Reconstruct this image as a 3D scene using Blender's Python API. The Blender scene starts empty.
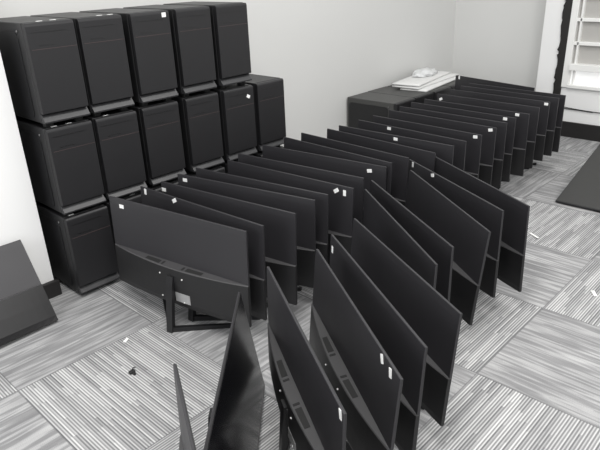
import bpy, bmesh, math, random
from mathutils import Vector, Matrix
random.seed(7)
C = bpy.context.scene.collection
R = math.radians
PI = math.pi

# ------------------------------------------------------------------ materials
def new_mat(name):
    m = bpy.data.materials.new(name); m.use_nodes = True
    nt = m.node_tree
    return m, nt, nt.nodes['Principled BSDF']

def plastic(name, col, rough=.5, bump=.0, scale=900., spec=.5, var=.0):
    m, nt, b = new_mat(name)
    b.inputs['Base Color'].default_value = (*col, 1)
    b.inputs['Roughness'].default_value = rough
    b.inputs['Specular IOR Level'].default_value = spec
    tc = nt.nodes.new('ShaderNodeTexCoord')
    n = nt.nodes.new('ShaderNodeTexNoise'); n.inputs['Scale'].default_value = scale
    nt.links.new(tc.outputs['Object'], n.inputs['Vector'])
    if bump:
        bp = nt.nodes.new('ShaderNodeBump'); bp.inputs['Strength'].default_value = bump
        bp.inputs['Distance'].default_value = .0005
        nt.links.new(n.outputs['Fac'], bp.inputs['Height']); nt.links.new(bp.outputs['Normal'], b.inputs['Normal'])
    n2 = nt.nodes.new('ShaderNodeTexNoise'); n2.inputs['Scale'].default_value = 9
    nt.links.new(tc.outputs['Object'], n2.inputs['Vector'])
    mr = nt.nodes.new('ShaderNodeMapRange')
    mr.inputs['To Min'].default_value = rough - .05; mr.inputs['To Max'].default_value = rough + .05
    nt.links.new(n2.outputs['Fac'], mr.inputs['Value']); nt.links.new(mr.outputs['Result'], b.inputs['Roughness'])
    return m

M = {}
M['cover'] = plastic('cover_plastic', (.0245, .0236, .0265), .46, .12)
M['cover_shade'] = plastic('shaded_cover_plastic', (.0095, .0093, .0100), .5, .12)  # cover colour darkened, shade under the ledge put into the plastic
M['strip'] = plastic('lit_vent_strip_plastic', (.050, .049, .051), .42, .05)  # lightened colour stands for overhead light on the ledge
M['vent'] = plastic('vent_black', (.008, .008, .008), .7)
M['screen'] = plastic('screen_glass', (.004, .004, .005), .16, spec=.45)
M['screen_grey'] = plastic('screen_reflection_grey', (.030, .030, .029), .5, spec=.6)  # rougher screen, its grey painting in the bright reflection from above
M['bezel'] = plastic('bezel_plastic', (.022, .022, .023), .3)
M['stand'] = plastic('stand_paint', (.011, .011, .012), .4)
M['sticker'] = plastic('sticker_paper', (.86, .86, .85), .7)
M['plate'] = plastic('port_plate_metal', (.50, .50, .50), .35)
M['plate'].node_tree.nodes['Principled BSDF'].inputs['Metallic'].default_value = .6
M['screw'] = plastic('screw_metal', (.75, .75, .73), .35)
M['case'] = plastic('tower_steel', (.013, .013, .014), .45, .1)
M['case_side'] = plastic('tower_side_panel', (.009, .009, .010), .42, .1)
M['front'] = plastic('tower_front_plastic', (.0125, .0122, .0135), .48, .12)
M['lip'] = plastic('lit_tower_lip_plastic', (.030, .030, .032), .4)  # paler than the front, painting in light caught by the lip
M['line'] = plastic('tower_trim_line', (.060, .042, .042), .4)
M['mark'] = plastic('tower_emblem', (.006, .006, .006), .3)
M['latch'] = plastic('tower_latch', (.12, .12, .12), .35)
M['foot'] = plastic('rubber', (.01, .01, .01), .8)
M['midcase'] = plastic('wide_tower_steel', (.060, .060, .058), .5, .1)
M['foam'] = plastic('packing_foam', (.72, .72, .71), .8, .3, 300)
M['bag'] = plastic('plastic_bag', (.70, .71, .71), .3, .2, 60)
M['black_trim'] = plastic('black_trim', (.012, .011, .010), .6, .4, 120)
M['skirt'] = plastic('black_skirting', (.013, .012, .012), .5)
M['frame'] = plastic('window_frame_paint', (.82, .82, .80), .4)
M['cable'] = plastic('cable_rubber', (.01, .01, .01), .5)
M['paper'] = plastic('paper_scrap', (.8, .8, .78), .8)
M['clip'] = plastic('clip_plastic', (.015, .015, .015), .4)

def wall_paint(name, col):
    m, nt, b = new_mat(name)
    tc = nt.nodes.new('ShaderNodeTexCoord')
    n = nt.nodes.new('ShaderNodeTexNoise'); n.inputs['Scale'].default_value = 1.3; n.inputs['Detail'].default_value = 4
    nt.links.new(tc.outputs['Object'], n.inputs['Vector'])
    mx = nt.nodes.new('ShaderNodeMix'); mx.data_type = 'RGBA'
    mx.inputs[6].default_value = (*[c*.975 for c in col], 1); mx.inputs[7].default_value = (*col, 1)
    nt.links.new(n.outputs['Fac'], mx.inputs[0]); nt.links.new(mx.outputs[2], b.inputs['Base Color'])
    b.inputs['Roughness'].default_value = .75
    n3 = nt.nodes.new('ShaderNodeTexNoise'); n3.inputs['Scale'].default_value = 220
    nt.links.new(tc.outputs['Object'], n3.inputs['Vector'])
    bp = nt.nodes.new('ShaderNodeBump'); bp.inputs['Strength'].default_value = .08; bp.inputs['Distance'].default_value = .001
    nt.links.new(n3.outputs['Fac'], bp.inputs['Height']); nt.links.new(bp.outputs['Normal'], b.inputs['Normal'])
    return m
M['wall'] = wall_paint('wall_paint', (.69, .69, .675))
M['white'] = wall_paint('pillar_paint', (.84, .84, .835))
M['frost'] = plastic('frosted_pane', (.44, .43, .41), .35)
m, nt, b = new_mat('daylit_pane'); M['bright'] = m
b.inputs['Base Color'].default_value = (.8, .8, .8, 1)
_tc = nt.nodes.new('ShaderNodeTexCoord'); _n = nt.nodes.new('ShaderNodeTexNoise'); _n.inputs['Scale'].default_value = 7
nt.links.new(_tc.outputs['Object'], _n.inputs['Vector'])
_mr = nt.nodes.new('ShaderNodeMapRange'); _mr.inputs['To Min'].default_value = .25; _mr.inputs['To Max'].default_value = .75
nt.links.new(_n.outputs['Fac'], _mr.inputs['Value'])
b.inputs['Emission Color'].default_value = (1, 1, .99, 1); nt.links.new(_mr.outputs['Result'], b.inputs['Emission Strength'])

def carpet():
    m, nt, b = new_mat('carpet_tiles')
    N = nt.nodes; L = nt.links
    def val(x):
        return x
    def mth(op, a, bb=None, cc=None):
        n = N.new('ShaderNodeMath'); n.operation = op
        for i, v in enumerate((a, bb, cc)):
            if v is None: continue
            if isinstance(v, (int, float)): n.inputs[i].default_value = v
            else: L.new(v, n.inputs[i])
        return n.outputs[0]
    def comb(x, y, z):
        n = N.new('ShaderNodeCombineXYZ')
        for i, v in enumerate((x, y, z)):
            if isinstance(v, (int, float)): n.inputs[i].default_value = v
            else: L.new(v, n.inputs[i])
        return n.outputs[0]
    def wn(v):
        n = N.new('ShaderNodeTexWhiteNoise'); n.noise_dimensions = '3D'; L.new(v, n.inputs['Vector']); return n.outputs['Value']
    def noise(v, s, d=2):
        n = N.new('ShaderNodeTexNoise'); n.inputs['Scale'].default_value = s; n.inputs['Detail'].default_value = d
        L.new(v, n.inputs['Vector']); return n.outputs['Fac']
    def mix(f, a, c):
        return mth('ADD', mth('MULTIPLY', c, f), mth('MULTIPLY', a, mth('SUBTRACT', 1.0, f)))
    g = N.new('ShaderNodeNewGeometry'); s = N.new('ShaderNodeSeparateXYZ'); L.new(g.outputs['Position'], s.inputs[0])
    X, Y = s.outputs[0], s.outputs[1]
    tx = mth('DIVIDE', mth('SUBTRACT', X, .4335), .4866); ty = mth('DIVIDE', mth('SUBTRACT', Y, .6415), .506)
    i = mth('FLOOR', tx); j = mth('FLOOR', ty)
    odd = mth('MODULO', mth('ADD', mth('ADD', i, j), 100.0), 2.0)
    lowrow = mth('LESS_THAN', j, 0.5)
    # fine high-contrast tiles against soft brushed tiles
    fine = mth('ABSOLUTE', mth('SUBTRACT', odd, lowrow))
    a = mix(odd, Y, X)          # across the pile lines
    c = mix(odd, X, Y)          # along them
    tid = mth('ADD', mth('MULTIPLY', i, 3.7), mth('MULTIPLY', j, 9.1))
    row = mth('FLOOR', mth('DIVIDE', a, .0084))
    row2 = mth('FLOOR', mth('DIVIDE', a, .0168))
    h1 = wn(comb(row, tid, 1.3)); h2 = wn(comb(row2, tid, 5.1))
    st1 = wn(comb(row, mth('FLOOR', mth('ADD', mth('DIVIDE', c, .20), mth('MULTIPLY', h1, 9.0))), tid))
    st2 = noise(comb(mth('ADD', mth('MULTIPLY', a, 88.0), mth('MULTIPLY', tid, 1.7)), mth('MULTIPLY', c, 5.5), tid), 1.0, 1)
    st2 = mth('MINIMUM', 1.0, mth('MAXIMUM', 0.0, mth('ADD', .5, mth('MULTIPLY', mth('SUBTRACT', st2, .5), 5.5))))
    st2 = mth('ADD', mth('MULTIPLY', st2, .75), mth('MULTIPLY', wn(comb(row, mth('FLOOR', mth('ADD', mth('DIVIDE', c, .25), mth('MULTIPLY', h2, 9.0))), tid)), .25))
    line = mth('ADD', .5, mth('MULTIPLY', .5, mth('SINE', mth('MULTIPLY', a, 2*PI/.0084))))
    thin = mth('ADD', .5, mth('MULTIPLY', .5, mth('SINE', mth('MULTIPLY', a, 2*PI/.0045))))
    cloud = noise(comb(mth('MULTIPLY', a, 3.0), c, tid), 5.0, 3)
    vf = mth('ADD', mth('MULTIPLY', line, .46), mth('ADD', mth('MULTIPLY', st1, .30), mth('MULTIPLY', cloud, .25)))
    vs = mth('ADD', mth('MULTIPLY', thin, .14), mth('ADD', mth('MULTIPLY', st2, .28), mth('ADD', mth('MULTIPLY', cloud, .40), .07)))
    v = mix(fine, vs, vf)
    # seams between tiles
    fx = mth('ABSOLUTE', mth('SUBTRACT', mth('FRACT', tx), .5)); fy = mth('ABSOLUTE', mth('SUBTRACT', mth('FRACT', ty), .5))
    seam = mth('GREATER_THAN', mth('MAXIMUM', fx, fy), .4955)
    v = mth('MULTIPLY', v, mth('SUBTRACT', 1.0, mth('MULTIPLY', seam, .45)))
    fuzz = noise(g.outputs['Position'], 420.0, 2)
    v = mth('ADD', v, mth('MULTIPLY', mth('SUBTRACT', fuzz, .5), .22))
    cr = N.new('ShaderNodeValToRGB'); e = cr.color_ramp.elements
    e[0].position = .08; e[0].color = (.10, .10, .104, 1)
    e[1].position = .95; e[1].color = (.64, .64, .635, 1)
    k = cr.color_ramp.elements.new(.5); k.color = (.268, .268, .271, 1)
    L.new(v, cr.inputs['Fac']); L.new(cr.outputs['Color'], b.inputs['Base Color'])
    b.inputs['Roughness'].default_value = .95; b.inputs['Specular IOR Level'].default_value = .1
    bp = N.new('ShaderNodeBump'); bp.inputs['Strength'].default_value = .35; bp.inputs['Distance'].default_value = .002
    L.new(v, bp.inputs['Height']); L.new(bp.outputs['Normal'], b.inputs['Normal'])
    return m
M['carpet'] = carpet()

# ------------------------------------------------------------------ mesh helpers
def link(name, me, mat, parent=None):
    o = bpy.data.objects.new(name, me); C.objects.link(o)
    if mat is not None and not me.materials: me.materials.append(mat)
    if parent is not None: o.parent = parent
    return o
def obj(name, bm, mat, parent=None, smooth=False):
    bmesh.ops.recalc_face_normals(bm, faces=bm.faces)
    me = bpy.data.meshes.new(name); bm.to_mesh(me); bm.free()
    if smooth:
        for p in me.polygons: p.use_smooth = True
    return link(name, me, mat, parent)
def bx(x0, x1, y0, y1, z0, z1, bev=0., seg=2, bm=None):
    t = bmesh.new()
    bmesh.ops.create_cube(t, size=1)
    for v in t.verts:
        v.co = Vector(((x0+x1)/2+v.co.x*(x1-x0), (y0+y1)/2+v.co.y*(y1-y0), (z0+z1)/2+v.co.z*(z1-z0)))
    if bev: bmesh.ops.bevel(t, geom=list(t.edges), offset=bev, segments=seg, affect='EDGES', profile=.5)
    return add(bm, t)
def add(bm, t):
    if bm is None: return t
    me = bpy.data.meshes.new('tmp'); t.to_mesh(me); t.free(); bm.from_mesh(me); bpy.data.meshes.remove(me)
    return bm
def prism(pts, f0, f1, bm=None):
    """closed outline pts (list of 2D) swept between two placing functions"""
    t = bmesh.new()
    a = [t.verts.new(f0(*p)) for p in pts]; b = [t.verts.new(f1(*p)) for p in pts]
    n = len(pts)
    for i in range(n): t.faces.new((a[i], a[(i+1) % n], b[(i+1) % n], b[i]))
    t.faces.new(a[::-1]); t.faces.new(b)
    return add(bm, t)
def loft(sections, bm=None):
    """closed sections (lists of equal length) joined one after another, ends capped"""
    t = bmesh.new()
    rows = [[t.verts.new(p) for p in s] for s in sections]
    n = len(rows[0])
    for r0, r1 in zip(rows, rows[1:]):
        for i in range(n): t.faces.new((r0[i], r0[(i+1) % n], r1[(i+1) % n], r1[i]))
    t.faces.new(rows[0][::-1]); t.faces.new(rows[-1])
    return add(bm, t)
def rrect(y0, y1, z0, z1, r, n=5):
    o = []
    for cy, cz, a0 in ((y1-r, z1-r, 0), (y0+r, z1-r, 90), (y0+r, z0+r, 180), (y1-r, z0+r, 270)):
        for k in range(n+1):
            a = R(a0+90*k/n); o.append((cy+r*math.cos(a), cz+r*math.sin(a)))
    return o
def bar(p, q, w0, h0, w1, h1, bm=None):
    """tapered bar from p to q, widths horizontal, heights vertical"""
    p, q = Vector(p), Vector(q); d = (q-p).normalized(); s = Vector((-d.y, d.x, 0))
    s = s.normalized() if s.length > 1e-6 else Vector((1, 0, 0))
    u = d.cross(s) if abs(d.z) < .9 else s.cross(d)
    u = u if u.z > 0 or abs(u.z) < .2 else -u
    def ring(c, w, h): return [c+s*w/2+u*h/2, c-s*w/2+u*h/2, c-s*w/2-u*h/2, c+s*w/2-u*h/2]
    return loft([ring(p, w0, h0), ring(q, w1, h1)], bm)
def tube(pts, r, seg=8, bm=None):
    secs = []
    for i, p in enumerate(pts):
        p = Vector(p); d = (Vector(pts[min(i+1, len(pts)-1)])-Vector(pts[max(i-1, 0)])).normalized()
        s = d.cross(Vector((0, 0, 1))); s = s.normalized() if s.length > 1e-4 else Vector((1, 0, 0)); u = s.cross(d)
        secs.append([p+(s*math.cos(2*PI*k/seg)+u*math.sin(2*PI*k/seg))*r for k in range(seg)])
    return loft(secs, bm)

def tag(o, label=None, cat=None, group=None, kind=None):
    if label: o['label'] = label
    if cat: o['category'] = cat
    if group: o['group'] = group
    if kind: o['kind'] = kind
    return o
def empty(name, loc=(0, 0, 0), rz=0.):
    o = bpy.data.objects.new(name, None); C.objects.link(o)
    o.empty_display_size = .05; o.location = loc; o.rotation_euler = (0, 0, rz)
    return o
def copy_tree(o, parent=None):
    c = o.copy(); C.objects.link(c)
    if parent is not None: c.parent = parent
    for ch in list(o.children): copy_tree(ch, c)
    return c

# ------------------------------------------------------------------ the room
YW = 2.45          # back wall
XW = 4.345         # recessed right wall
XF = 4.15          # front of pilaster and window
def struct(name, bm, mat, parent=None):
    o = obj(name, bm, mat, parent)
    if parent is None: o['kind'] = 'structure'
    return o
struct('floor', bx(-3.0, 4.5, -2.5, YW+.1, -.1, 0), M['carpet'])
struct('wall_back', bx(-3.0, XW+.2, YW, YW+.12, 0, 2.7), M['wall'])
struct('wall_right', bx(XW, XW+.15, 1.56, YW, 0, 2.7), M['wall'])
struct('wall_left', bx(-1.6, .792, 2.130, YW, 0, 2.7), M['white'])         # projecting white pillar
struct('baseboard_left', bx(-1.6, .806, 2.112, 2.130, 0, .066, .003), M['skirt'])
struct('trim_1', bx(XF, XW, 1.552, 1.678, 0, 2.7, .004), M['white'])       # pilaster beside the window
# ragged black strip between pilaster and window
pts = []
z = .105; rnd = random.Random(3)
left = []
while z < 2.6:
    left.append((1.549+rnd.uniform(-.014, .011), z)); z += rnd.uniform(.012, .035)
pts = [(1.502, .105)] + left + [(1.502, left[-1][1])]
struct('trim_2', prism(pts, lambda y, zz: Vector((XF-.012, y, zz)), lambda y, zz: Vector((XF+.05, y, zz))), M['black_trim'])
lower = bx(XF+.004, XF+.2, -2.4, 1.552, 0, .335)
bx(XF+.004, XF+.2, -2.4, 1.552, 2.2, 2.7, bm=lower)
bx(XF+.02, XF+.2, 1.50, 1.552, .335, 2.2, bm=lower)
struct('wall_window', lower, M['white'])
struct('baseboard_right', bx(XF-.012, XF+.004, -2.4, 1.552, 0, .104, .003), M['skirt'])
win = empty('window_1', (XF, 1.0, .335)); win['kind'] = 'structure'
def wpart(name, bm, mat, parent=None):
    for v in bm.verts: v.co -= Vector((XF, 1.0, .335))
    return obj(name, bm, mat, parent or win)
fr = bx(XF-.012, XF+.05, 1.458, 1.502, .335, 2.2, .003)
bx(XF-.004, XF+.05, 1.428, 1.440, .345, 2.2, .002, bm=fr)
for zc, hh, pr in ((.344, .022, .014), (.472, .042, .030), (.621, .022, .0), (.768, .022, .0), (.915, .022, .0), (1.062, .022, .0), (1.21, .022, .0), (1.357, .022, .0), (1.6, .03, .0), (1.9, .03, 0)):
    bx(XF-.004-pr, XF+.05, -2.0, 1.459, zc-hh/2, zc+hh/2, .003, bm=fr)
bx(XF-.004, XF+.05, .55, .60, .345, 2.2, .003, bm=fr)
f_o = wpart('window_frame', fr, M['frame'])
wpart('frosted_pane', bx(XF+.022, XF+.03, -2.0, 1.459, .488, 2.2), M['frost'])
wpart('clear_pane', bx(XF+.022, XF+.03, -2.0, 1.459, .355, .452), M['bright'])

# thin black cable along the white panel under the window
c1 = [(XF-.004, 1.52-.045*k, .205-.0016*k-.006*math.sin(k/9*PI)) for k in range(10)]
c2 = [(XF-.004, 1.50-.045*k, .192-.0002*k*k) for k in range(6)]
cb = tube(c1, .0028); tube(c2, .0022, bm=cb)
tag(obj('cable', cb, M['cable'], smooth=True), 'thin black cable lying along the white panel below the window', 'cable')

# ------------------------------------------------------------------ monitors
W = .612; H = .326
ZC = -.180                        # top of the thicker lower housing, below the top edge
XS = [-W/2+W*k/20 for k in range(21)]
def led(x): return .003+.029*(1-(2*x/W)**2)      # how far the housing stands out behind the panel
def yb(x): return .0065+led(x)
def drop(x): return .006*led(x)/.032
def back(x, z):
    """depth of the housing's back at height z below its ledge"""
    pts = [(ZC-.012, 1.), (-.250, .99), (-.306, .90), (-H, .62)]
    if z >= pts[0][0]: return yb(x)
    for (z0, f0), (z1, f1) in zip(pts, pts[1:]):
        if z >= z1: return .0065+led(x)*(f0+(f1-f0)*(z-z0)/(z1-z0))
    return .0065+led(x)*.62
def upper_bm():
    s = []
    for x in XS:
        s.append([Vector((x, .0015, 0)), Vector((x, .0045, 0)), Vector((x, .0058, -.0015)), Vector((x, .0065, -.02)), Vector((x, .0068, ZC)), Vector((x, .0015, ZC))])
    return loft(s)
def strip_bm():
    s = []
    for x in XS:
        s.append([Vector((x, .0015, ZC)), Vector((x, .0068, ZC)), Vector((x, yb(x)-.002, ZC-drop(x))), Vector((x, yb(x), ZC-drop(x)-.0025)), Vector((x, .0015, ZC-drop(x)-.0025))])
    return loft(s)
def lower_bm():
    s = []
    for x in XS:
        a = ZC-drop(x)-.0025
        s.append([Vector((x, .0015, a)), Vector((x, yb(x)-.0004, a))] + [Vector((x, back(x, z), z)) for z in (-.212, -.250, -.280, -.306)] + [Vector((x, back(x, -H), -H)), Vector((x, .0015, -H))])
    return loft(s)
def vent_bm(x0, x1):
    s = []
    n = 8
    for k in range(n+1):
        x = x0+(x1-x0)*k/n
        def at(f, o): return Vector((x, .0068+(yb(x)-.0088)*f, ZC-drop(x)*f+o))
        s.append([at(.30, -.002), at(.30, .0007), at(.85, .0007), at(.85, -.002)])
    return loft(s)
def make_monitor(h):
    root = empty('monitor')
    piv = (0, 0, h)
    up = obj('upper_back_cover', upper_bm(), M['cover'], root); up.location = piv
    lo = obj('lower_back_cover', lower_bm(), M['cover_shade'], root); lo.location = piv
    st = obj('vent_strip', strip_bm(), M['strip'], root); st.location = piv
    for s in (-1, 1):
        obj('vent', vent_bm(*sorted((s*.042, s*.050))), M['vent'], st)
        obj('vent', vent_bm(*sorted((s*.060, s*.128))), M['vent'], st)
    sc = obj('screen', bx(-W/2+.0005, W/2-.0005, -.0012, .0015, -H+.0005, -.0005, .0008), M['bezel'], root); sc.location = piv
    obj('display_glass', bx(-W/2+.006, W/2-.006, -.0018, -.0010, -H+.016, -.006), M['screen'], sc)
    for sx in (-.051, .051):
        for sz in (-.216, -.302):
            t = bmesh.new(); bmesh.ops.create_cone(t, cap_ends=True, segments=10, radius1=.0027, radius2=.0022, depth=.003)
            for v in t.verts: v.co = Vector((v.co.x+sx, v.co.z+back(sx, sz)+.0008, v.co.y+sz))
            obj('screw', t, M['screw'], lo)
    pm = bmesh.new()
    pv = [pm.verts.new((x, back(x, z)+.0012, z)) for x, z in ((-.014, -.270), (-.078, -.270), (-.078, -.304), (-.014, -.304))]
    pf = pm.faces.new(pv); r = bmesh.ops.extrude_face_region(pm, geom=[pf])
    for v in r['geom']:
        if isinstance(v, bmesh.types.BMVert): v.co.y -= .002
    obj('port_plate', pm, M['plate'], lo)
    # neck and V-shaped foot
    zt = h-.212
    low = h < .41
    Y = (.062, .060, .049, .0465) if low else (.080, .078, .056, .0485)
    nk = loft([[Vector((sx*w/2, y+sy*t/2, zz)) for sx, sy in ((-1, -1), (1, -1), (1, 1), (-1, 1))] for (y, zz, w, t) in
               ((Y[0], 0.0, .024, .018), (Y[1], .02, .025, .015), (Y[2], zt-.03, .031, .012), (Y[3], zt, .031, .011))])
    obj('neck', nk, M['stand'], root)
    obj('mount_plate', bx(-.020, .020, .030, Y[3]+.001, zt-.080, zt-.004, .003), M['stand'], root)
    fx, fy = (.150, .070) if low else ((.186, .143) if h < .44 else (.160, .123))
    for s in (-1, 1):
        ft = bar((s*.003, Y[1], .009), (s*fx, Y[1]-fy, .0065), .014, .018, .010, .013)
        bx(s*fx-.006, s*fx+.006, Y[1]-fy-.006, Y[1]-fy+.006, 0, .015, .003, bm=ft)
        obj('foot', ft, M['stand'], root)
    return root
def add_sticker(root, lx, lz, rot=0., vertical=False):
    up = [c for c in root.children if c.name.startswith('upper_back_cover')][0]
    lx = max(-W/2+.011, min(W/2-.011, lx)); lz = min(lz, -.012)
    w, hh = (.006, .0105) if vertical else (.0105, .0068)
    o = obj('sticker', bx(-w, w, -.0004, .0009, -hh, hh), M['sticker'], up)
    o.location = (lx, .0058+.0007*min(1, -lz/.02), lz); o.rotation_euler = (0, rot, 0)
    o['label'] = 'small white patch'
    return o

P_HI = make_monitor(.446)
P_MID = make_monitor(.413)
P_LO = make_monitor(.408)
used = set()
PROTO = {'hi': P_HI, 'mid': P_MID, 'lo': P_LO}
PANEL = ('upper_back_cover', 'lower_back_cover', 'vent_strip', 'screen')
def monitor(kind, x, y, yaw, tilt, label, group, stickers=(), pz=None, size=1.):
    p = PROTO[kind]
    if kind not in used:
        used.add(kind); o = p
    else:
        o = copy_tree(p)
    o.location = (x, y, 0); o.rotation_euler = (0, 0, R(yaw)+PI); o.scale = (size, size, size)
    for ch in o.children:
        if ch.name.split('.')[0] in PANEL:
            ch.rotation_euler = (R(tilt), 0, 0)
            ch.location = (0, 0, pz if pz else {'hi': .446, 'mid': .413, 'lo': .408}[kind])
    tag(o, label, 'monitor', group)
    for s in stickers: STK.append((o, s))
    return o
STK = []
GA = 'monitors in the row in front of the stacked towers'
GC = 'monitors in the far row by the window'
GB = 'monitors fanned out at the front right'
rowA = [
 (0.984, 1.525, -80.7, 2.6, [(.245, -.027)], 'black monitor seen from behind at the near end of the tower row, whole stand showing'),
 (1.076, 1.518, -86.9, 2.6, [(.277, -.014, 0, 1), (.113, -.012, .5)], 'black monitor second from the near end of the tower row, two stickers on top'),
 (1.180, 1.505, -82.1, 2.6, [(.293, -.029)], 'black monitor third from the near end of the tower row'),
 (1.287, 1.531, -79.1, 2.6, [(.269, -.019)], 'black monitor fourth from the near end of the tower row, sticker at left'),
 (1.364, 1.532, -81.4, 2.6, [], 'black monitor without sticker, fifth from the near end of the tower row'),
 (1.485, 1.504, -85.3, 2.6, [(-.235, -.022, .6), (-.271, -.024, 0, 1)], 'black monitor with two white stickers at its top right corner, sixth in the tower row'),
 (1.582, 1.541, -83.6, 2.6, [], 'black monitor without sticker, just behind the one with two stickers in the tower row'),
 (1.733, 1.550, -83.4, 2.6, [(-.235, -.027, .15)], 'black monitor with one white sticker at its top right corner, eighth in the tower row'),
 (1.833, 1.562, -92.5, 2.6, [], 'black monitor ninth in the tower row, its left end beside the lone lower tower'),
 (1.929, 1.547, -93.1, 2.6, [], 'black monitor second from the far end of the tower row, against the bare wall'),
 (2.051, 1.497, -93.9, 2.6, [], 'black monitor at the far end of the tower row, standing taller against the wall'),
]
for k, (x, y, yw, t, s, lb) in enumerate(rowA):
    f = 1.03 if k < 8 else (1.015 if k < 10 else 1.02)             # the nearer ones are a slightly larger size on lower necks
    monitor('mid' if k < 8 else 'hi', x*f, y*f, yw, t, lb, GA, s, (1.16-.714*f)/f, f)
rowC = [
 (2.155, 1.490, -89.1, 0, [(-.02, -.016)], 'black monitor at the near end of the far row, white sticker mid top edge'),
 (2.270, 1.482, -93.8, 0, [(.11, -.012)], 'black monitor second in the far row, small sticker left of its middle'),
 (2.390, 1.476, -92.5, 0, [(-.276, -.013, .1)], 'black monitor third in the far row, nearest one with a sticker at its right corner'),
 (2.536, 1.481, -92.4, 0, [(-.279, -.014, .2)], 'black monitor fourth in the far row, second one with a right corner sticker'),
 (2.642, 1.483, -91.4, 0, [], 'black monitor without sticker, fifth from the near end of the far row'),
 (2.758, 1.490, -92.5, 0, [(-.252, -.012)], 'black monitor sixth in the far row, third one with a right corner sticker'),
 (2.866, 1.473, -92.0, -2, [(-.245, -.012)], 'black monitor seventh in the far row, fourth one with a right corner sticker'),
 (3.027, 1.489, -92.5, 0, [(.280, -.028, .5)], 'black monitor eighth in the far row, one sticker near its left end'),
 (3.178, 1.497, -92.5, 0, [(-.288, -.013)], 'black monitor ninth in the far row, farthest one with a right corner sticker'),
 (3.300, 1.495, -93.5, 0, [], 'black monitor without sticker, tenth in the far row'),
 (3.395, 1.493, -94.7, -1, [], 'black monitor at the far end of the far row, right corner against the window'),
 (3.552, 1.709, -103.4, 0, [(.274, -.012, 0, 1)], 'black monitor turned at the wall corner, hindmost of all, sticker at its left corner'),
]
for x, y, yw, t, s, lb in rowC: monitor('hi', x, y, yw, t, lb, GC, s)
rowB = [
 (0.368, 0.589, -118.4, 1.5, [], 'black monitor nearest the camera, seen edge-on over striped carpet at the bottom'),
 (0.666, 0.901, -137.7, -8.5, [], 'black monitor tipped back with its glossy dark screen showing, at bottom centre'),
 (0.811, 0.802, -120.6, 1.7, [(-.292, -.012, .3, 1)], 'grey-lit black monitor beside the one showing its screen, vents on its back'),
 (0.968, 0.774, -122.5, 5.0, [(-.214, -.016, .5, 1), (-.261, -.018, .3, 1)], 'black monitor with two white stickers at its near lower corner, front right fan'),
 (1.080, 0.800, -120.5, 3.0, [(.285, -.041, 0, 1)], 'black monitor with one small sticker on its far left edge, front right fan'),
 (1.231, 0.816, -117.9, 4.7, [], 'wide-showing black monitor without sticker, sixth from the camera in the fan'),
 (1.436, 0.970, -124.3, 1.7, [], 'black monitor set back behind the fan gap, first of its close pair'),
 (1.542, 1.000, -121.0, .3, [], 'black monitor set back in the fan, second of its close pair'),
 (1.714, 0.958, -124.1, 5.9, [], 'black monitor third from the far end of the fan, above striped carpet'),
 (1.860, 1.021, -117.2, -.4, [(.272, -.013, 0, 1), (.12, -.012, .3)], 'black monitor second from the far end of the fan, two stickers on top'),
 (1.953, 0.970, -118.5, -1.8, [], 'black monitor at the far end of the fan, right edge against open carpet'),
]
for k, (x, y, yw, t, s, lb) in enumerate(rowB):
    monitor('lo', x, y, yw, t, lb, GB, s, (.446, .346)[k] if k < 2 else None)   # the tipped one has its screen pushed down

# a monitor with its stand removed, leaning back to front against the pillar
lm = copy_tree(P_LO)
for ch in list(lm.children):
    if ch.name.split('.')[0] in ('neck', 'foot', 'mount_plate'): bpy.data.objects.remove(ch)
    else: ch.location = (0, 0, 0); ch.rotation_euler = (0, 0, 0)
a = R(33)
# local z (up the panel) -> (0, sin a, cos a); local y (back) -> (0, -cos a, sin a); local x -> -x
Mx = Matrix(((-1, 0, 0), (0, -math.cos(a), math.sin(a)), (0, math.sin(a), math.cos(a)))).to_4x4()
bot = Vector((.70-.306, 1.935, .004))
Mx.translation = bot + Vector((0, math.sin(a), math.cos(a)))*H
lm.matrix_world = Mx
if 'group' in lm: del lm['group']
tag(lm, 'black monitor without stand, leaning against the white pillar at the left', 'monitor')

# a toppled monitor lying on its back and side edge, screen up, resting on its own stand
rm = copy_tree(P_MID)
for ch in rm.children:
    if ch.name.split('.')[0] in PANEL: ch.rotation_euler = (0, 0, 0); ch.location = (0, 0, .413)
t = R(16.3)
ex = Vector((math.cos(t), 0, math.sin(t)))             # panel width direction, rising away from the camera
ez = Vector((0, 1, 0))                                 # panel up
ey = ez.cross(ex)                                      # back normal
if ey.z > 0: ex = ex
Mx = Matrix((ex, ey, ez)).transposed().to_4x4()
corner = Vector((2.90, 1.0, .004))                     # near top corner of the panel, just above the floor
Mx.translation = corner - Mx.to_3x3() @ Vector((-W/2,   .0095, .413))
rm.scale = (1, 1, 1)
rm.matrix_world = Mx
for ch in rm.children:
    for g in ch.children:
        if g.name.startswith('display_glass'):                   # grey colour stands in for the ceiling reflected here
            g.data = g.data.copy(); g.data.materials[0] = M['screen_grey']
if 'group' in rm: del rm['group']
tag(rm, 'toppled black monitor lying screen up on the carpet at the right edge', 'monitor')

for o, s in STK: add_sticker(o, *s)

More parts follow.
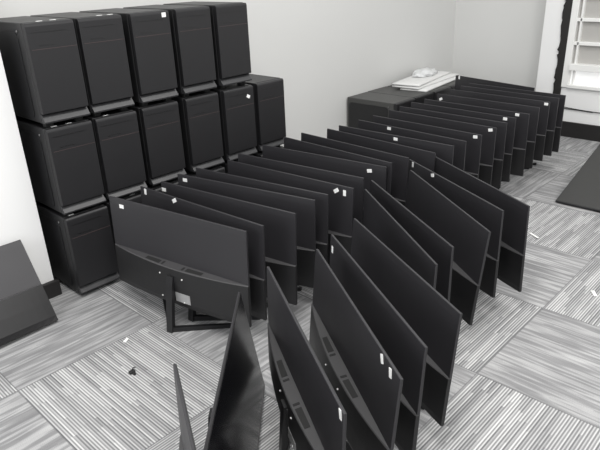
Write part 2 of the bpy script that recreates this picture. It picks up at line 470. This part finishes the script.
# ------------------------------------------------------------------ tower computers
def make_tower(name, w, d, h, case, detail=True):
    root = empty(name)
    zf = .018
    obj('case', bx(-w/2, w/2, .022, d, zf, h, .003), M[case], root)
    prof = [(.024, h-.002), (.006, h-.002), (.001, h-.007), (.0, h-.012), (.0, zf+.034), (.005, zf+.0315), (.024, zf+.0315)]
    fp = obj('front_panel', prism(prof, lambda y, z: Vector((-w/2+.002, y, z)), lambda y, z: Vector((w/2-.002, y, z))), M['front'], root)
    lipp = [(.024, zf+.031), (.019, zf+.031), (-.001, zf+.006), (.0, zf+.001), (.024, zf+.001)]
    obj('bottom_lip', prism(lipp, lambda y, z: Vector((-w/2+.002, y, z)), lambda y, z: Vector((w/2-.002, y, z))), M['lip'], root)
    zl = h-.083
    obj('trim_line', bx(-w/2+.010, w/2-.003, -.0008, .001, zl, zl+.0016), M['line'], fp)
    em = bx(-.048, -.040, -.0006, .001, zl+.010, zl+.014)
    bx(-.032, -.027, -.0006, .001, zl+.011, zl+.014, bm=em); bx(-.022, -.018, -.0006, .001, zl+.011, zl+.014, bm=em); bx(-.010, .004, -.0006, .001, zl+.0105, zl+.0135, bm=em)
    obj('emblem', em, M['mark'], fp)
    obj('drive_slot', bx(-w/2+.016, w/2-.035, -.0006, .001, h-.032, h-.030), M['mark'], fp)
    pts = rrect(.062, d-.015, zf+.012, h-.030, .022)
    sp = obj('side_panel', prism(pts, lambda y, z: Vector((-w/2+.001, y, z)), lambda y, z: Vector((-w/2-.003, y, z))), M['case_side'], root)
    t = bmesh.new(); bmesh.ops.create_uvsphere(t, u_segments=10, v_segments=6, radius=.0042)
    for v in t.verts: v.co = Vector((v.co.x*.6-w/2-.003, v.co.y+.058, v.co.z+h-.026))
    obj('latch', t, M['latch'], sp, smooth=True)
    for sx in (-1, 1):
        for yy in (.045, d-.045):
            obj('rubber_foot', bx(sx*(w/2-.03)-.014, sx*(w/2-.03)+.014, yy-.014, yy+.014, 0, zf+.002, .002), M['foot'], root)
    return root
TW, TD, TH = .172, .375, .336
FY = 2.016
tower = make_tower('desktop_tower', TW, TD, TH, 'case')
colx = [.926, 1.110, 1.314, 1.524, 1.719, 1.914]
ordn = ['leftmost', 'second', 'third', 'fourth', 'fifth', 'sixth']
tiers = [('bottom', 6), ('middle', 6), ('top', 5)]
first = True
GT = 'stacked tower computers'
towers = {}
rt = random.Random(5)
for ti, (tn, n) in enumerate(tiers):
    for k in range(n):
        o = tower if first else copy_tree(tower); first = False
        dx = rt.uniform(-.004, .004) if k else 0
        o.location = (colx[k]+dx, FY+(rt.uniform(-.003, .006) if k else 0), ti*.336)
        o.rotation_euler = (0, 0, R(rt.uniform(-.8, .8) if k else 0))
        lb = 'black desktop tower on the %s tier of the wall stack, %s from the left end' % (tn, ordn[k])
        if k == 0: lb = 'black desktop tower at the left end of the %s tier, beside the white pillar' % tn
        if (tn, k) == ('top', 2): lb = 'black desktop tower with a white sticker at its top corner, middle of the top tier'
        if (tn, k) == ('top', 4): lb = 'black desktop tower at the right end of the top tier'
        if (tn, k) == ('middle', 4): lb = 'black desktop tower with a tilted white sticker, under the right end of the top tier'
        if (tn, k) == ('middle', 5): lb = 'black desktop tower with nothing on top, right end of the middle tier'
        if (tn, k) == ('bottom', 5): lb = 'black desktop tower on the carpet, right end of the bottom tier'
        if ti == 2: o.scale.z = 1.04
        tag(o, lb, 'computer', GT)
        towers[(ti, k)] = o
def tower_sticker(o, lx, lz, w=.009, hh=.006, rot=0., y=-.0006):
    s = obj('sticker', bx(-w, w, -.0006, .0006, -hh, hh), M['sticker'], o)
    s.location = (lx, y, lz); s.rotation_euler = (0, rot, 0); s['label'] = 'small white patch'
def top_patch(o, lx, w=.010):
    s = obj('sticker', bx(-w, w, -.004, .004, -.0006, .0006), M['sticker'], o)  # small white patch on the top front edge
    s.location = (lx, .027, TH+.0007); s['label'] = 'small white patch'
tower_sticker(towers[(2, 2)], .060, .320, .009, .008)
tower_sticker(towers[(1, 4)], .052, .290, .009, .007, .5)
for key, xs in (((2, 0), (-.022, .026)), ((1, 0), (-.045, .010)), ((2, 1), (.012, .055)), ((1, 1), (-.03,)), ((0, 0), (-.05,)), ((0, 1), (.03,))):
    for q in xs: top_patch(towers[key], q)

# wider towers standing side by side behind the far row of monitors
wide = make_tower('wide_tower', .212, .385, .360, 'midcase')
wl = ['black wide tower nearest in the row along the back wall, its whole side showing',
      'black wide tower second in the row along the back wall, bare top',
      'black wide tower under the near ends of the white packing sheets',
      'black wide tower last in the row, under the middle of the white packing sheets']
for k in range(4):
    o = wide if k == 0 else copy_tree(wide)
    o.location = (3.106+.221*k, 2.052+.004*(k % 2), 0)
    tag(o, wl[k], 'computer', 'wide towers along the back wall')

# ------------------------------------------------------------------ packing sheets and bag on the wide towers
def sheet(L, Wd, th, seed, sag=.0):
    r = random.Random(seed); t = bmesh.new()
    nx, ny = 16, 6; top = []; bot = []
    for i in range(nx+1):
        a, b = [], []
        for j in range(ny+1):
            u, v = i/nx-.5, j/ny-.5
            edge = min(1, (0.5-abs(u))*10)*min(1, (.5-abs(v))*6)
            zb = sag*(1-(2*u)**2)*0
            zt = zb+th*(.55+.45*edge)+r.uniform(-.0006, .0006)
            a.append(t.verts.new((u*L, v*Wd, zt))); b.append(t.verts.new((u*L, v*Wd, zb)))
        top.append(a); bot.append(b)
    for i in range(nx):
        for j in range(ny):
            t.faces.new((top[i][j], top[i+1][j], top[i+1][j+1], top[i][j+1]))
            t.faces.new((bot[i][j], bot[i][j+1], bot[i+1][j+1], bot[i+1][j]))
    for i in range(nx):
        for j in (0, ny):
            t.faces.new((top[i][j], top[i+1][j], bot[i+1][j], bot[i][j]))
    for j in range(ny):
        for i in (0, nx):
            t.faces.new((top[i][j], top[i][j+1], bot[i][j+1], bot[i][j]))
    return t
SH = [((3.70, 2.225, .3615), 7, .64, .19, .014, 'white packing sheet at the bottom of the pile on the wide towers'),
      ((3.68, 2.265, .3765), 4, .62, .20, .015, 'white packing sheet in the middle of the pile on the wide towers'),
      ((3.66, 2.29, .3925), 9, .58, .20, .015, 'white packing sheet at the top of the pile, under the crumpled bag')]
for k, (loc, rz, L, Wd, th, lb) in enumerate(SH):
    o = obj('packing_sheet', sheet(L, Wd, th, k), M['foam'], smooth=True)
    o.location = loc; o.rotation_euler = (0, 0, R(rz))
    tag(o, lb, 'packing sheet', 'packing sheets on the wide towers')
t = bmesh.new(); bmesh.ops.create_icosphere(t, subdivisions=4, radius=1)
from mathutils import noise as mnoise
for v in t.verts:
    n = mnoise.noise(v.co*2.3)*.45+mnoise.noise(v.co*5.1)*.22
    v.co = Vector((v.co.x*.13*(1+n*.5), v.co.y*.07*(1+n*.7), max(-.012, v.co.z*.024*(1+n*1.6))))
bg = obj('plastic_bag', t, M['bag'], smooth=True); bg.location = (3.72, 2.31, .4205); bg.rotation_euler = (0, 0, R(9))
tag(bg, 'crumpled white plastic bag lying on the pile of packing sheets', 'bag')

# ------------------------------------------------------------------ bits on the carpet
t = bx(-.010, .010, -.007, .007, .0, .009, .003); tube([(0, .004, .005), (.012, .012, .008), (.022, .014, .003)], .0015, 6, bm=t); bx(-.004, .004, -.018, -.006, 0, .006, .001, bm=t)
o = obj('plastic_clip', t, M['clip']); o.location = (.713, 1.459, 0)
tag(o, 'small black plastic clip lying on the striped carpet', 'clip')
def scrap(x, y, rz, l, w, lb):
    t = bx(-l/2, l/2, -w/2, w/2, 0, .0016)
    for v in t.verts:
        if v.co.x > 0: v.co.z += .004
    o = obj('paper_scrap', t, M['paper']); o.location = (x, y, .0004); o.rotation_euler = (0, 0, R(rz))
    tag(o, lb, 'paper', 'paper scraps on the carpet')
scrap(2.456, .918, -126, .066, .010, 'white paper strip on the carpet beyond the end of the fan')
scrap(.796, 1.629, 20, .018, .010, 'tiny white scrap on the carpet in front of the nearest tower-row stand')
scrap(2.105, .539, 40, .030, .012, 'white scrap on the striped carpet tile near the right edge')

# ------------------------------------------------------------------ light
w = bpy.data.worlds.new('office_light'); bpy.context.scene.world = w; w.use_nodes = True
bgn = w.node_tree.nodes['Background']; bgn.inputs[0].default_value = (.97, .985, 1, 1); bgn.inputs[1].default_value = .85
def area(name, loc, sx, sy, power, rot=(0, 0, 0), col=(1, .985, .96)):
    l = bpy.data.lights.new(name, 'AREA'); l.shape = 'RECTANGLE'; l.size = sx; l.size_y = sy; l.energy = power; l.color = col
    o = bpy.data.objects.new(name, l); C.objects.link(o); o.location = loc; o.rotation_euler = rot
    return o
area('ceiling_lamp', (.3, .6, 2.65), 1.2, .6, 56)
area('ceiling_lamp', (2.4, .6, 2.65), 1.2, .6, 32)
area('ceiling_lamp', (.3, -1.2, 2.65), 1.2, .6, 56)
area('side_fill', (-2.6, 1.0, 1.5), 1.8, 1.6, 42, (0, -PI/2, 0), (.97, .985, 1))  # unseen fill light added at the left to brighten the panel backs
area('ceiling_lamp', (2.4, -1.2, 2.65), 1.2, .6, 32)

# ------------------------------------------------------------------ camera
fw = Vector((.65627947, .63774015, -.40321801)); rr = Vector((.68436812, -.72815666, -.03779095)); uu = Vector((.31770669, .25114813, .91432329))
cd = bpy.data.cameras.new('camera'); cam = bpy.data.objects.new('camera', cd); C.objects.link(cam)
Mc = Matrix((rr, uu, -fw)).transposed().to_4x4(); Mc.translation = Vector((0, 0, 1.16))
cam.matrix_world = Mc
cd.sensor_width = 36; cd.sensor_fit = 'HORIZONTAL'; cd.lens = 590.32/600*36; cd.clip_start = .02
sc = bpy.context.scene
sc.camera = cam
sc.view_settings.view_transform = 'Standard'; sc.view_settings.look = 'None'
sc.view_settings.gamma = 1; sc.view_settings.use_curve_mapping = False
sc.view_settings.exposure = -0.12
